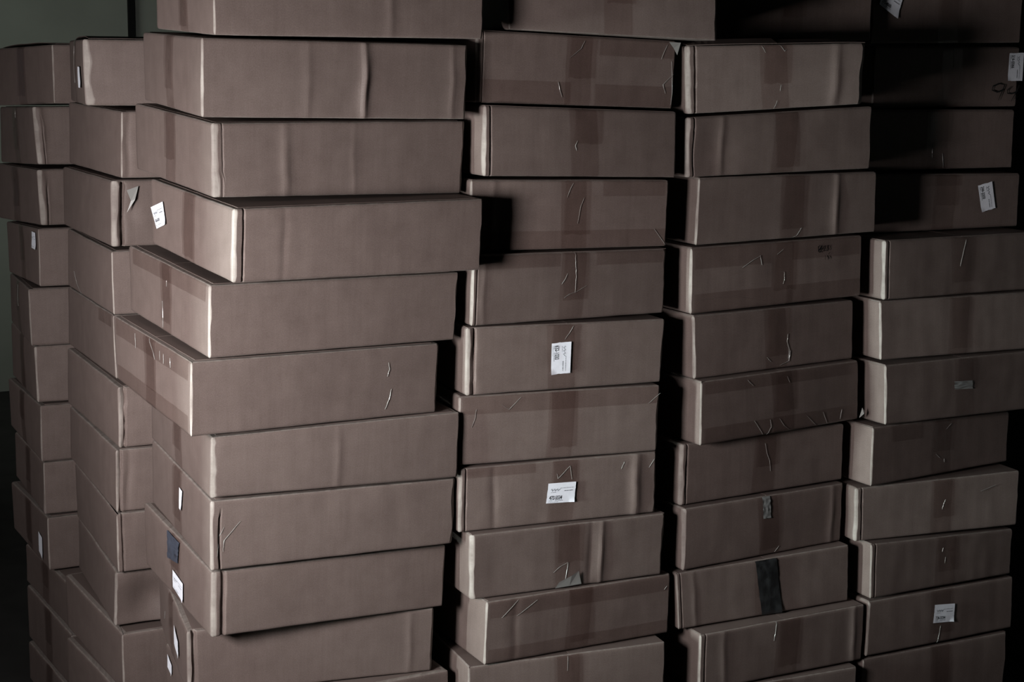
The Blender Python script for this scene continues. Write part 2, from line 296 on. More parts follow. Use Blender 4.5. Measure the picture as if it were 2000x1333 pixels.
def make_cardboard():
    m, nt, b = nodes_of('kraft_cardboard')
    uv = nt.nodes.new('ShaderNodeUVMap')
    uv.uv_map = 'along_and_up'
    info = nt.nodes.new('ShaderNodeObjectInfo')
    off = nt.nodes.new('ShaderNodeVectorMath'); off.operation = 'ADD'
    sc = nt.nodes.new('ShaderNodeVectorMath'); sc.operation = 'SCALE'
    comb = nt.nodes.new('ShaderNodeCombineXYZ')
    link(nt, info.outputs['Random'], comb.inputs[0]); link(nt, info.outputs['Random'], comb.inputs[1])
    sc.inputs['Scale'].default_value = 37.0
    link(nt, comb.outputs[0], sc.inputs[0])
    link(nt, uv.outputs[0], off.inputs[0]); link(nt, sc.outputs[0], off.inputs[1])

    def noise_tex(scale, detail, sx=1.0, sy=1.0, rough=0.6):
        mp = nt.nodes.new('ShaderNodeMapping')
        mp.inputs['Scale'].default_value = (sx, sy, 1)
        link(nt, off.outputs[0], mp.inputs[0])
        n = nt.nodes.new('ShaderNodeTexNoise')
        n.inputs['Scale'].default_value = scale
        n.inputs['Detail'].default_value = detail
        n.inputs['Roughness'].default_value = rough
        link(nt, mp.outputs[0], n.inputs['Vector'])
        return n
    fibre = noise_tex(620, 3, 1.0, 0.7)           # fibre mottle
    cloud = noise_tex(26, 4)                       # blotches
    flute = noise_tex(150, 2, 1.0, 0.07)           # faint upright streaks of the corrugation
    mix = nt.nodes.new('ShaderNodeMath'); mix.operation = 'MULTIPLY_ADD'
    mix.inputs[1].default_value = 0.55
    link(nt, fibre.outputs[0], mix.inputs[0])
    m2 = nt.nodes.new('ShaderNodeMath'); m2.operation = 'MULTIPLY_ADD'
    m2.inputs[1].default_value = 0.3
    link(nt, cloud.outputs[0], m2.inputs[0])
    m3 = nt.nodes.new('ShaderNodeMath'); m3.operation = 'MULTIPLY'
    m3.inputs[1].default_value = 0.16
    link(nt, flute.outputs[0], m3.inputs[0])
    link(nt, m3.outputs[0], m2.inputs[2]); link(nt, m2.outputs[0], mix.inputs[2])
    ramp = nt.nodes.new('ShaderNodeValToRGB')
    ramp.color_ramp.elements[0].position = 0.36
    ramp.color_ramp.elements[0].color = (0.100, 0.075, 0.067, 1)
    ramp.color_ramp.elements[1].position = 0.74
    ramp.color_ramp.elements[1].color = (0.162, 0.126, 0.114, 1)
    link(nt, mix.outputs[0], ramp.inputs[0])
    # each carton a little lighter or darker
    var = nt.nodes.new('ShaderNodeMapRange')
    var.inputs['To Min'].default_value = 0.90; var.inputs['To Max'].default_value = 1.08
    link(nt, info.outputs['Random'], var.inputs[0])
    hsv = nt.nodes.new('ShaderNodeHueSaturation')
    link(nt, var.outputs[0], hsv.inputs['Value']); link(nt, ramp.outputs[0], hsv.inputs['Color'])
    # folds painted paler in patches: scuffed fibre plus bright edge highlights
    at = nt.nodes.new('ShaderNodeAttribute'); at.attribute_name = 'scuff_and_highlight'
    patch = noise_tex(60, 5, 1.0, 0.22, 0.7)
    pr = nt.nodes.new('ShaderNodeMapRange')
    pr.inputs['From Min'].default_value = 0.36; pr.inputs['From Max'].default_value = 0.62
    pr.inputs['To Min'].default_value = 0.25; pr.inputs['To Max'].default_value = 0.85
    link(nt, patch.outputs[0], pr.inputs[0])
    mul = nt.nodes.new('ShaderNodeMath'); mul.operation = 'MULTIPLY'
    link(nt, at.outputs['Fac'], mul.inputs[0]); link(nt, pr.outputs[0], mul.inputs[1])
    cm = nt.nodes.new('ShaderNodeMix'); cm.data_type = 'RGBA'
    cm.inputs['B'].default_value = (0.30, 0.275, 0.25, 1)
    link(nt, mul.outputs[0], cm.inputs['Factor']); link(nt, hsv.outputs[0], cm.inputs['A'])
    link(nt, cm.outputs['Result'], b.inputs['Base Color'])
    b.inputs['Roughness'].default_value = 0.62
    b.inputs['Specular IOR Level'].default_value = 0.25
    bump = nt.nodes.new('ShaderNodeBump')
    bump.inputs['Strength'].default_value = 0.22
    bump.inputs['Distance'].default_value = 0.0012
    link(nt, mix.outputs[0], bump.inputs['Height'])
    link(nt, bump.outputs[0], b.inputs['Normal'])
    return m


def make_film():
    """clear packing tape: lets the board through, slightly browned, with a gloss"""
    m, nt, b = nodes_of('clear_packing_tape')
    nt.nodes.remove(b)
    out = nt.nodes['Material Output']
    tr = nt.nodes.new('ShaderNodeBsdfTransparent'); tr.inputs[0].default_value = (0.94, 0.912, 0.905, 1)
    gl = nt.nodes.new('ShaderNodeBsdfGlossy'); gl.inputs['Roughness'].default_value = 0.22
    lw = nt.nodes.new('ShaderNodeLayerWeight'); lw.inputs[0].default_value = 0.5
    pw = nt.nodes.new('ShaderNodeMath'); pw.operation = 'POWER'; pw.inputs[1].default_value = 3.5
    fr = nt.nodes.new('ShaderNodeMath'); fr.operation = 'MULTIPLY_ADD'
    fr.inputs[1].default_value = 0.30; fr.inputs[2].default_value = 0.04
    link(nt, lw.outputs['Facing'], pw.inputs[0]); link(nt, pw.outputs[0], fr.inputs[0])
    tc = nt.nodes.new('ShaderNodeTexCoord')
    ns = nt.nodes.new('ShaderNodeTexNoise'); ns.inputs['Scale'].default_value = 55; ns.inputs['Detail'].default_value = 3
    link(nt, tc.outputs['Object'], ns.inputs['Vector'])
    bp = nt.nodes.new('ShaderNodeBump'); bp.inputs['Strength'].default_value = 0.5; bp.inputs['Distance'].default_value = 0.002
    link(nt, ns.outputs[0], bp.inputs['Height'])
    link(nt, bp.outputs[0], gl.inputs['Normal'])
    mx = nt.nodes.new('ShaderNodeMixShader')
    link(nt, fr.outputs[0], mx.inputs[0]); link(nt, tr.outputs[0], mx.inputs[1]); link(nt, gl.outputs[0], mx.inputs[2])
    link(nt, mx.outputs[0], out.inputs['Surface'])
    return m


def plain(name, col, rough=0.6, spec=0.4, noise_scale=None, amount=0.15, bump=0.0):
    m, nt, b = nodes_of(name)
    b.inputs['Roughness'].default_value = rough
    b.inputs['Specular IOR Level'].default_value = spec
    b.inputs['Base Color'].default_value = (*col, 1)
    if noise_scale:
        tc = nt.nodes.new('ShaderNodeTexCoord')
        n = nt.nodes.new('ShaderNodeTexNoise')
        n.inputs['Scale'].default_value = noise_scale
        n.inputs['Detail'].default_value = 5
        link(nt, tc.outputs['Object'], n.inputs['Vector'])
        r = nt.nodes.new('ShaderNodeValToRGB')
        r.color_ramp.elements[0].position = 0.3
        r.color_ramp.elements[1].position = 0.7
        r.color_ramp.elements[0].color = (*[c * (1 - amount) for c in col], 1)
        r.color_ramp.elements[1].color = (*[min(1, c * (1 + amount)) for c in col], 1)
        link(nt, n.outputs[0], r.inputs[0]); link(nt, r.outputs[0], b.inputs['Base Color'])
        if bump:
            bp = nt.nodes.new('ShaderNodeBump'); bp.inputs['Strength'].default_value = bump
            bp.inputs['Distance'].default_value = 0.003
            link(nt, n.outputs[0], bp.inputs['Height']); link(nt, bp.outputs[0], b.inputs['Normal'])
    return m


M_BOARD = make_cardboard()
M_FILM = make_film()
M_MILK = plain('milky_tape_and_glints', (0.22, 0.22, 0.21), 0.26, 0.6)  # pale tape tone, also used as painted glints on the crinkles
M_PAPER = plain('white_label_paper', (0.78, 0.81, 0.88), 0.55, 0.3, 160, 0.03)
M_INK = plain('black_print', (0.012, 0.012, 0.014), 0.5, 0.3)
M_GREYINK = plain('grey_print', (0.16, 0.17, 0.19), 0.6, 0.3)
M_MARKER = plain('black_marker', (0.006, 0.005, 0.006), 0.45, 0.4)
M_BLACKTAPE = plain('black_plastic_tape', (0.020, 0.021, 0.022), 0.32, 0.5, 40, 0.3, 0.6)
M_GREYTAPE = plain('grey_tape', (0.19, 0.198, 0.195), 0.55, 0.4, 60, 0.12)
M_BLUETAPE = plain('blue_grey_tape', (0.052, 0.060, 0.082), 0.38, 0.5, 50, 0.2, 0.4)
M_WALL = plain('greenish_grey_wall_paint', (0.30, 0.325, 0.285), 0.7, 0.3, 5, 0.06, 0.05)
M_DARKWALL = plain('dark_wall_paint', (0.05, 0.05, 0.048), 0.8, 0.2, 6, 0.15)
M_FLOOR = plain('dark_concrete', (0.022, 0.021, 0.020), 0.75, 0.3, 9, 0.3, 0.2)
M_TRIM = plain('black_strip', (0.006, 0.006, 0.006), 0.7, 0.2)


# ------------------------------------------------------------------ small helpers
def mesh_obj(name, verts, faces, mat, parent=None, smooth=True, uvs=None, flat=(), sharp=None, wear_light=None):
    me = bpy.data.meshes.new(name)
    me.from_pydata([tuple(v) for v in verts], [], faces)
    if uvs:
        lay = me.uv_layers.new(name='along_and_up')
        for lp in me.loops:
            lay.data[lp.index].uv = uvs[lp.vertex_index]
    me.materials.append(mat)
    flat = set(flat)
    for p in me.polygons:
        p.use_smooth = smooth and p.index not in flat
    me.update()
    if wear_light:
        at = me.attributes.new('scuff_and_highlight', 'FLOAT', 'POINT')  # fold paleness: scuffing and painted edge highlights together
        at.data.foreach_set('value', wear_light)
    if sharp:
        at = me.attributes.new('sharp_edge', 'BOOLEAN', 'EDGE')
        for e in me.edges:
            at.data[e.index].value = tuple(sorted(e.vertices)) in sharp
    o = bpy.data.objects.new(name, me)
    COL.objects.link(o)
    if parent:
        o.parent = parent
    return o


class Shape:
    """collects faces for one mesh"""
    def __init__(self):
        self.v, self.f = [], []

    def grid(self, rows):
        n0 = len(self.v)
        nr, nc = len(rows), len(rows[0])
        for r in rows:
            self.v += r
        for i in range(nr - 1):
            for j in range(nc - 1):
                a = n0 + i * nc + j
                self.f.append((a, a + 1, a + nc + 1, a + nc))

    def box(self, lo, hi, tf=None):
        n0 = len(self.v)
        for z in (lo[2], hi[2]):
            for x, y in ((lo[0], lo[1]), (hi[0], lo[1]), (hi[0], hi[1]), (lo[0], hi[1])):
                p = Vector((x, y, z))
                self.v.append(tf(p) if tf else p)
        for q in ((3, 2, 1, 0), (4, 5, 6, 7), (0, 1, 5, 4), (1, 2, 6, 5), (2, 3, 7, 6), (3, 0, 4, 7)):
            self.f.append(tuple(n0 + i for i in q))

    def build(self, name, mat, parent=None, smooth=True):
        return mesh_obj(name, self.v, self.f, mat, parent, smooth)


def lerp(a, b, t):
    return a + (b - a) * t


def nz(x, y, s):
    return noise.noise(Vector((x, y, s * 7.31 + 0.17)))


# ------------------------------------------------------------------ the carton
CHAMFER = {  # worn upright corners: front side, side-face side, far front corner (in carton heights)
    ('C', 2): (.15, .05, .10), ('C', 3): (.10, .09, .06), ('C', 6): (.15, .03, .05), ('C', 8): (.13, .06, .05), ('C', 7): (.08, .06, .10),
    ('C', 1): (.05, .06, .06), ('C', 9): (.10, .05, .07), ('D', 2): (.06, .13, .05), ('D', 5): (.12, .08, .06), ('D', 4): (.04, .10, .09),
    ('D', 7): (.09, .06, .10), ('D', 8): (.10, .13, .10), ('D', 9): (.04, .06, .07), ('E', 1): (.12, .13, .14), ('E', 2): (.09, .13, .05),
    ('E', 3): (.03, .08, .04), ('E', 4): (.04, .10, .05), ('E', 7): (.10, .12, .05), ('E', 8): (.08, .12, .08), ('E', 9): (.04, .05, .08),
    ('F', 4): (.05, .12, .05), ('F', 5): (.05, .08, .05), ('F', 8): (.08, .10, .06), ('A', 0): (.04, .05, .05), ('A', 1): (.12, .05, .05),
    ('A', 2): (.14, .05, .05), ('B', 2): (.16, .10, .05), ('B', 5): (.14, .07, .05), ('B', 6): (.10, .06, .05), ('B', 8): (.06, .12, .08),
    ('B', 0): (.18, .05, .05), ('D', 6): (.05, .05, .07), ('F', 6): (.05, .06, .05), ('F', 7): (.04, .05, .08),
}
DENTS = {  # face, along, up (0..1), radius, depth
    ('B', 8): [('f', 0.55, 0.42, 0.36, 0.17), ('f', 0.12, 0.9, 0.22, -0.03)], ('E', 2): [('f', 0.45, 0.35, 0.35, 0.035), ('f', 0.15, 0.75, 0.2, -0.02)],
    ('E', 1): [('f', 3.15, 0.3, 0.2, 0.05)], ('B', 2): [('f', 0.28, 0.5, 0.12, 0.06)], ('D', 8): [('f', 0.5, 0.3, 0.5, 0.02)],
    ('C', 1): [('f', 2.0, 0.15, 0.2, 0.012)], ('E', 4): [('f', 1.6, 0.5, 0.3, 0.015)], ('D', 3): [('f', 0.6, 0.3, 0.5, 0.02)],
    ('C', 8): [('f', 1.5, 0.3, 0.6, 0.02)], ('B', 7): [('f', 0.6, 0.4, 0.4, 0.03)],
}
GROOVE = {  # upright slot beside the front corner: along, half width, depth, from, to (up)
    ('C', 3): (.15, .013, .05, 0, 1), ('C', 7): (.13, .014, .07, 0, .75), ('C', 8): (.17, .03, .06, 0, 1), ('C', 9): (.10, .03, .08, 0, 1), ('D', 2): (.10, .012, .05, 0, 1),
    ('D', 5): (.13, .014, .05, 0, 1), ('D', 7): (.12, .012, .04, 0, 1), ('E', 1): (.14, .014, .05, 0, 1), ('E', 2): (.12, .012, .04, 0, 1), ('E', 7): (.11, .012, .05, 0, 1),
    ('F', 4): (.09, .012, .04, 0, 1), ('F', 8): (.12, .012, .04, 0, 1), ('B', 2): (.17, .025, .10, 0, .95), ('B', 5): (.09, .018, .10, 0, 1), ('B', 6): (.07, .02, .08, 0, 1),
    ('B', 7): (.09, .015, .06, 0, 1), ('A', 2): (.15, .016, .05, 0, .7), ('A', 1): (.14, .012, .03, 0, .8), ('C', 2): (.15, .010, .015, 0, 1), ('D', 1): (.12, .01, .02, 0, 1),
    ('E', 10): (.10, .013, .04, 0, 1), ('C', 6): (.06, .012, .03, .4, 1), ('E', 9): (.08, .01, .03, 0, 1), ('F', 9): (.09, .012, .04, 0, 1), ('D', 4): (.07, .01, .03, 0, 1),
}
CRE = {}
for c_, i_, f_, u_, a_, w_ in CREASES:
    CRE.setdefault((c_, i_), []).append((f_, u_, a_, w_))


class Carton:
    def __init__(self, rec, extra=False):
        (self.c, self.i, self.x, self.y, self.yaw, self.zt, self.zb, self.W, self.D, self.a, self.b, off) = rec
        self.off = off
        self.key = (self.c, self.i)
        self.seed = 'ABCDEF'.index(self.c) * 20 + self.i + 1
        rnd = random.Random(self.seed * 101)
        self.H = self.zt - self.zb
        self.taped = 'l' if (self.c in 'AC' or self.key == ('B', 0)) else 'f'
        d = CHAMFER.get(self.key)
        self.cF, self.cL, self.cR = d if d else (rnd.uniform(.03, .07), rnd.uniform(.03, .07), rnd.uniform(.04, .08))
        self.bulge = rnd.uniform(-0.012, 0.022)
        self.rnd = rnd
        self.root = None

    # ideal carton point (u along front, v into depth, w 0..1 up) -> local metres, with the crush of the corners
    def P(self, u, v, w, dz=0.0):
        o = self.off
        fu, fv = max(0, min(1, u / self.W)), max(0, min(1, v / self.D))
        q00, q10, q01 = (1 - fu) * (1 - fv), fu * (1 - fv), (1 - fu) * fv
        q11 = fu * fv
        s = self.a * u + self.b * v
        zt = self.H + s + q00 * o[1] + q10 * o[5] + q01 * o[9] + q11 * (o[5] + o[9]) / 2
        zb = s + q00 * o[3] + q10 * o[7] + q01 * o[11] + q11 * (o[7] + o[11]) / 2
        x = u + q00 * lerp(o[2], o[0], w) + q10 * lerp(o[6], o[4], w)
        y = v + q01 * lerp(o[10], o[8], w)
        edge = nz(u * 2.2, v * 2.2, self.seed + (40 if w > .5 else 80)) * 0.004 * abs(2 * w - 1) ** 6
        return Vector((x, y, lerp(zb, zt, w) + dz + edge)) * U

    # outward displacement of a wall at (s along it, w up)
    def disp(self, face, s, w):
        L = self.W if face == 'f' else self.D
        k = self.seed + (0 if face == 'f' else 300)
        t = max(0.0, min(1.0, s / L))
        fade = min(1.0, 6 * t, 6 * (1 - t))
        d = self.bulge * math.sin(math.pi * t) * math.sin(math.pi * max(0, min(1, w)))
        d += 0.010 * nz(s * 1.1, w * 1.4, k) + 0.003 * nz(s * 3.7, w * 2.2, k + 50) * fade
        d += 0.0025 * fade * nz(s * 5.0, w * 0.35, k + 90)          # soft upright waves of the flutes
        for f, u0, a, wd in CRE.get(self.key, ()):
            if f == face:
                x = (s - u0 - 0.03 * nz(w * 2.5, u0, k)) / wd
                if abs(x) < 3:
                    d += a * math.exp(-x * x) * (0.55 + 0.45 * math.sin(math.pi * min(1, 1.15 * w)))
        gr = GROOVE.get(self.key)
        if gr and face == 'f' and gr[3] - .02 <= w <= gr[4] + .02:
            x = (s - gr[0] - 0.012 * nz(w * 2.1, 5.5, k)) / gr[1]
            if abs(x) < 2.5:
                d -= gr[2] * math.exp(-x * x * x * x) * (0.6 + 0.4 * nz(w * 3, 1.1, k))
        for f, u0, w0, r, a in DENTS.get(self.key, ()):
            if f == face:
                q = ((s - u0) / r) ** 2 + ((w - w0) / r) ** 2
                if q < 6:
                    d -= a * math.exp(-q)
        return d

    def roll(self, w):
        e = min(w, 1 - w) * self.H
        re = 0.045
        return 0.0 if e >= re else re * 0.75 * (1 - math.sqrt(max(0, 1 - (1 - e / re) ** 2)))

    def wall(self, face, s, w, off=0.0):
        """point on a wall, `off` proud of it"""
        w = max(0.004, min(0.996, w))
        d = self.disp(face, s, w) + off - self.roll(w)
        if face == 'f':
            return self.P(s, -d, w)
        return self.P(-d, s, w)

    def body(self):
        # rows of the perimeter, front-left corner round to the left face
        ws = [0, .006, .016, .03, .05, .09, .16, .25, .35, .45, .55, .65, .75, .84, .91, .95, .97, .984, .994, 1]
        W, D = self.W, self.D
        hidden = 6
        extra = sorted(u for f, u, a, wd in CRE.get(self.key, ()) if f == 'f' for u in (u - wd, u - wd / 2, u, u + wd / 2, u + wd))
        gr = GROOVE.get(self.key)
        if gr:
            extra += [gr[0] + gr[1] * q for q in (-3, -2.2, -1.6, -1.2, -.9, -.6, 0, .6, .9, 1.2, 1.6, 2.2, 3)]
        nf = 60
        fr = sorted([i / nf for i in range(nf + 1)] + [(e - self.cF * .6) / (W - .6 * self.cF - .7 * self.cR) for e in extra if self.cF * .7 < e < W * .96])
        nl = 48 if self.c in 'ABC' else 16
        rows, uvr, marks, wr = [], [], [], []
        for w in ws:
            rim = 0.75 if w in (0, 1) else (0.6 if min(w, 1 - w) < .007 else 0.0)  # top and bottom rims also painted paler, as lit edges
            jag = lambda k: 1 + 0.45 * nz(w * 3.1, k, self.seed) + 0.2 * nz(w * 11, k, self.seed + 9)
            cF, cL, cR = self.cF * .6 * jag(1.5), self.cL * .6 * jag(3.5), self.cR * .7 * jag(5.5)
            cR2, cB = self.cR * jag(7.5), 0.05
            r = self.roll(w)
            ring, uv = [], []

            def add(p, s, scuff_light=0.0):
                ring.append(p); uv.append((s * U, w * self.H * U)); wr.append(max(scuff_light, rim))
            # front
            for t in fr:
                u = lerp(cF, W - cR, t)
                add((u, -(self.disp('f', u, w) - r)), u)
            marks = [0, len(ring) - 1]
            # far front corner, right face, back
            p0, p2 = ring[-1], (W - r, cR2)
            ct = (W - cR * .32, cR2 * .32)
            for t in (.25, .5, .75):
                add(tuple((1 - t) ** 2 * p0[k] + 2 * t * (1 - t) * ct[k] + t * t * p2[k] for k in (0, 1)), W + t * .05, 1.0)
            marks.append(len(ring))
            for t in range(hidden + 1):
                v = lerp(cR2, D - cB, t / hidden)
                add((W - r + 0.01 * nz(v, w, self.seed + 700), v), W + v)
            add((W - cB * .3 - r, D - cB * .3 - r), W + D)
            for t in range(hidden + 1):
                u = lerp(W - cB, cB, t / hidden)
                add((u, D - r), W + D + (W - u))
            add((cB * .3 + r, D - cB * .3 - r), 2 * W + D)
            # left face, from the back to the front
            for t in range(nl + 1):
                v = lerp(D - cB, cL, t / nl)
                add((-(self.disp('l', v, w) - r), v), -v)
            marks += [len(ring) - 1, len(ring) + 1]
            p0, p2 = ring[-1], ring[0]
            ct = (cF * .32, cL * .32)
            for t in (.25, .5, .75):
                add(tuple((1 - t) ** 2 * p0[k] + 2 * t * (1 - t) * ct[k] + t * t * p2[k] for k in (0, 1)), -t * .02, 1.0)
            rows.append([self.P(p[0], p[1], w) for p in ring])
            uvr.append(uv)
        n = len(rows[0])
        verts = [p for r in rows for p in r]
        uvs = [q for r in uvr for q in r]
        faces = []
        for i in range(len(rows) - 1):
            for j in range(n):
                k = (j + 1) % n
                faces.append((i * n + j, i * n + k, (i + 1) * n + k, (i + 1) * n + j))
        faces.append(tuple(range(n - 1, -1, -1)))
        faces.append(tuple((len(rows) - 1) * n + j for j in range(n)))
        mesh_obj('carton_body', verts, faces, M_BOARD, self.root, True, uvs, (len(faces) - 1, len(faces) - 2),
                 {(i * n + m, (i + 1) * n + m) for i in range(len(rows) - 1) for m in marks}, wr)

    def flaps(self):
        """the two closing flaps lying on the top, meeting at the taped seam"""
        W, D = self.W, self.D
        lift = 0.05 if self.key in (('A', 0), ('B', 0)) else (0.085 if self.key == ('E', 1) else 0.0)
        for side in (0, 1):
            s = Shape()
            e = (0.09 if self.c in 'ABC' else 0.03) + 0.015 * self.rnd.random()
            if self.taped == 'f':
                u0, u1, v0, v1 = (e, W / 2 - .006, e, D - e) if side == 0 else (W / 2 + .006, W - e, e, D - e)
            else:
                u0, u1, v0, v1 = (e, W - e, e, D / 2 - .006) if side == 0 else (e, W - e, D / 2 + .006, D - e)
            nu, nv = 14, 14
            top, bot = [], []
            for a in range(nu + 1):
                rt, rb = [], []
                for b in range(nv + 1):
                    u, v = lerp(u0, u1, a / nu), lerp(v0, v1, b / nv)
                    if self.taped == 'f':
                        q = a / nu if side == 0 else 1 - a / nu
                    else:
                        q = b / nv if side == 0 else 1 - b / nv
                    up = lift * math.sin(math.pi * min(1, 0.12 + q) * 0.6) if lift else 0
                    if self.key == ('E', 1):
                        up = 0.09 * math.sin(math.pi * min(1, v / 0.7)) * (1 if side == 0 else .8) * (0.35 + .65 * min(1, q * 3))
                    k = 0.0015 * nz(u * 4, v * 4, self.seed + 400 + side)
                    rt.append(self.P(u, v, 1, 0.0085 + up + k)); rb.append(self.P(u, v, 1, 0.0008 + up + k))
                top.append(rt); bot.append(rb)
            s.grid(top)
            s.grid([r[::-1] for r in bot])
            rim = ([r[0] for r in top] + top[-1][1:] + [r[-1] for r in top[::-1]][1:] + top[0][::-1][1:])
            rimb = ([r[0] for r in bot] + bot[-1][1:] + [r[-1] for r in bot[::-1]][1:] + bot[0][::-1][1:])
            s.grid([rimb, rim])
            s.build('top_flap', M_BOARD, self.root, False)

    def patch(self, name, face, s0, s1, w0, w1, mat, parent, ns=8, nw=20, off=0.006, wrinkle=0.004, ragged=0.0, skew=0.0):
        rows = []
        for j in range(nw + 1):
            w = lerp(w0, w1, j / nw)
            r = []
            for k in range(ns + 1):
                x = lerp(s0, s1, k / ns) + skew * (w - .5)
                ww = w
                if ragged and j in (0, nw):
                    ww += ragged * nz(x * 30, j, self.seed)
                d = off + wrinkle * (0.5 + nz(x * 6, w * 5, self.seed + 555))
                r.append(self.wall(face, x, ww, d))
            rows.append(r if face == 'f' else r[::-1])
        s = Shape(); s.grid(rows)
        return s.build(name, mat, parent)

    def quad(self, face, q, s, t, off):
        """bilinear spot in a quad TL TR BR BL given on a wall"""
        tl, tr, br, bl = q
        a = [lerp(lerp(bl[k], br[k], s), lerp(tl[k], tr[k], s), t) for k in (0, 1)]
        return self.wall(face, a[0], a[1], off)

    def build(self):
        r = bpy.data.objects.new('cardboard_box', None)
        COL.objects.link(r)
        r.empty_display_size = 0.05
        r.location = (self.x * U, self.y * U, EYE + self.zb * U)
        r.rotation_euler = (0, 0, self.yaw)
        self.root = r
        self.body()
        self.flaps()
        return r


def ribbon(shape, pts, width, place):
    """a thin stroke along (s, w) points; place(s, w) -> local point; w is in carton heights"""
    n = len(pts)
    L, R = [], []
    for i in range(n):
        a, b = pts[max(0, i - 1)], pts[min(n - 1, i + 1)]
        dx, dy = b[0] - a[0], b[1] - a[1]
        l = math.hypot(dx, dy) or 1
        nx, ny = -dy / l * width / 2, dx / l * width / 2
        tap = 0.35 if i in (0, n - 1) else 1
        L.append(place(pts[i][0] + nx * tap, pts[i][1] + ny * tap))
        R.append(place(pts[i][0] - nx * tap, pts[i][1] - ny * tap))
    shape.grid([R, L])


def text_mesh(s):
    cu = bpy.data.curves.new('number', 'FONT')
    cu.body = s
    cu.offset = 0.008
    o = bpy.data.objects.new('number', cu)
    COL.objects.link(o)
    dg = bpy.context.evaluated_depsgraph_get()
    me = bpy.data.meshes.new_from_object(o.evaluated_get(dg))
    bpy.data.objects.remove(o)
    vs = [v.co.copy() for v in me.vertices]
    fs = [tuple(p.vertices) for p in me.polygons]
    bpy.data.meshes.remove(me)
    x0, x1 = min(v.x for v in vs), max(v.x for v in vs)
    y0, y1 = min(v.y for v in vs), max(v.y for v in vs)
    return [((v.x - x0) / (x1 - x0), (v.y - y0) / (y1 - y0)) for v in vs], fs


# ------------------------------------------------------------------ the stacks
cartons = {}
for rec in BOX:
    k = Carton(rec)
    k.build()
    cartons[k.key] = k

# the cartons under the last ones in view, down to the floor
FLOORZ = -EYE / U
for c_ in 'BCDEF':
    last = max(i for (c, i) in cartons if c == c_)
    b = cartons[(c_, last)]
    n = {'B': 1, 'C': 2, 'D': 2, 'E': 1, 'F': 1}[c_]
    z1 = b.zb - 0.03
    h = (z1 - FLOORZ) / n
    for j in range(n):
        zt = z1 - j * h
        k = Carton((c_, last + 1 + j, b.x, b.y, b.yaw, zt - 0.05, zt - h + (0.025 if j < n - 1 else 0.002), b.W - .06, b.D - .25, 0, 0, (0,) * 12))
        k.build()
        cartons[k.key] = k

# ------------------------------------------------------------------ packing tape
BANDS = {  # tape along the upper or lower edge: face, from, to, bottom, top
    ('D', 1): [('f', 1.95, 3.25, .74, 1.0), ('f', .05, 1.5, 0, .33), ('f', 1.9, 3.2, 0, .32)], ('D', 3): [('f', 2.1, 3.15, .77, 1.0), ('f', .1, 3.2, 0, .27)],
    ('D', 4): [('f', .1, 1.4, .80, 1.0), ('f', 2.0, 3.15, .80, 1.0)], ('D', 6): [('f', .05, 3.2, .74, 1.0)], ('D', 9): [('f', .05, 3.2, .74, 1.0), ('f', .05, 3.2, 0, .24)],
    ('E', 4): [('f', .05, 1.5, .68, 1.0), ('f', 1.9, 3.25, .70, 1.0), ('f', .05, 1.5, .0, .30), ('f', 1.8, 3.3, 0, .30)],
    ('E', 6): [('f', .05, 3.25, .80, 1.0), ('f', .05, 3.25, 0, .27)], ('F', 7): [('f', .4, 1.1, .72, 1.0)],
    ('C', 4): [('l', .1, 3.2, .76, 1.0)], ('C', 5): [('l', .08, 3.3, .74, 1.0), ('l', .08, 3.3, 0, .27)], ('F', 3): [('f', 1.2, 2.0, .8, 1.0)],
    ('D', 7): [('f', .1, 1.2, .85, 1.0)], ('B', 4): [('l', .1, 1.0, .8, 1.0)],
}
tape_of = {}
for key, k in cartons.items():
    L = k.W if k.taped == 'f' else k.D
    if key[0] in 'BDEF' and key == ('B', 0) or k.taped == 'f' and key[0] != 'B' or k.taped == 'l':
        c0 = L / 2 + k.rnd.uniform(-.06, .06)
        if key in (('D', 5),):
            c0 = 1.5
        wd = k.rnd.uniform(.40, .46)
        tape_of[key] = k.patch('packing_tape', k.taped, c0 - wd / 2, c0 + wd / 2, 0.0, 1.0, M_FILM, k.root, 10, 30, 0.005, 0.006,
                               0, k.rnd.uniform(-.08, .08))
        # a second, shorter length of tape over the first one
        lo = k.rnd.uniform(.05, .5)
        k.patch('packing_tape', k.taped, c0 - wd / 2 + .05, c0 + wd / 2 + .06, lo, 1.0, M_FILM, k.root, 8, 20, 0.012, 0.007, .03, k.rnd.uniform(-.06, .06))
    for f, s0, s1, w0, w1 in BANDS.get(key, ()):
        o = k.patch('edge_tape', f, s0, min(s1, (k.W if f == 'f' else k.D) - .05), w0, w1, M_FILM, k.root, 36, 8, 0.009, 0.005)
        tape_of.setdefault(key, o)

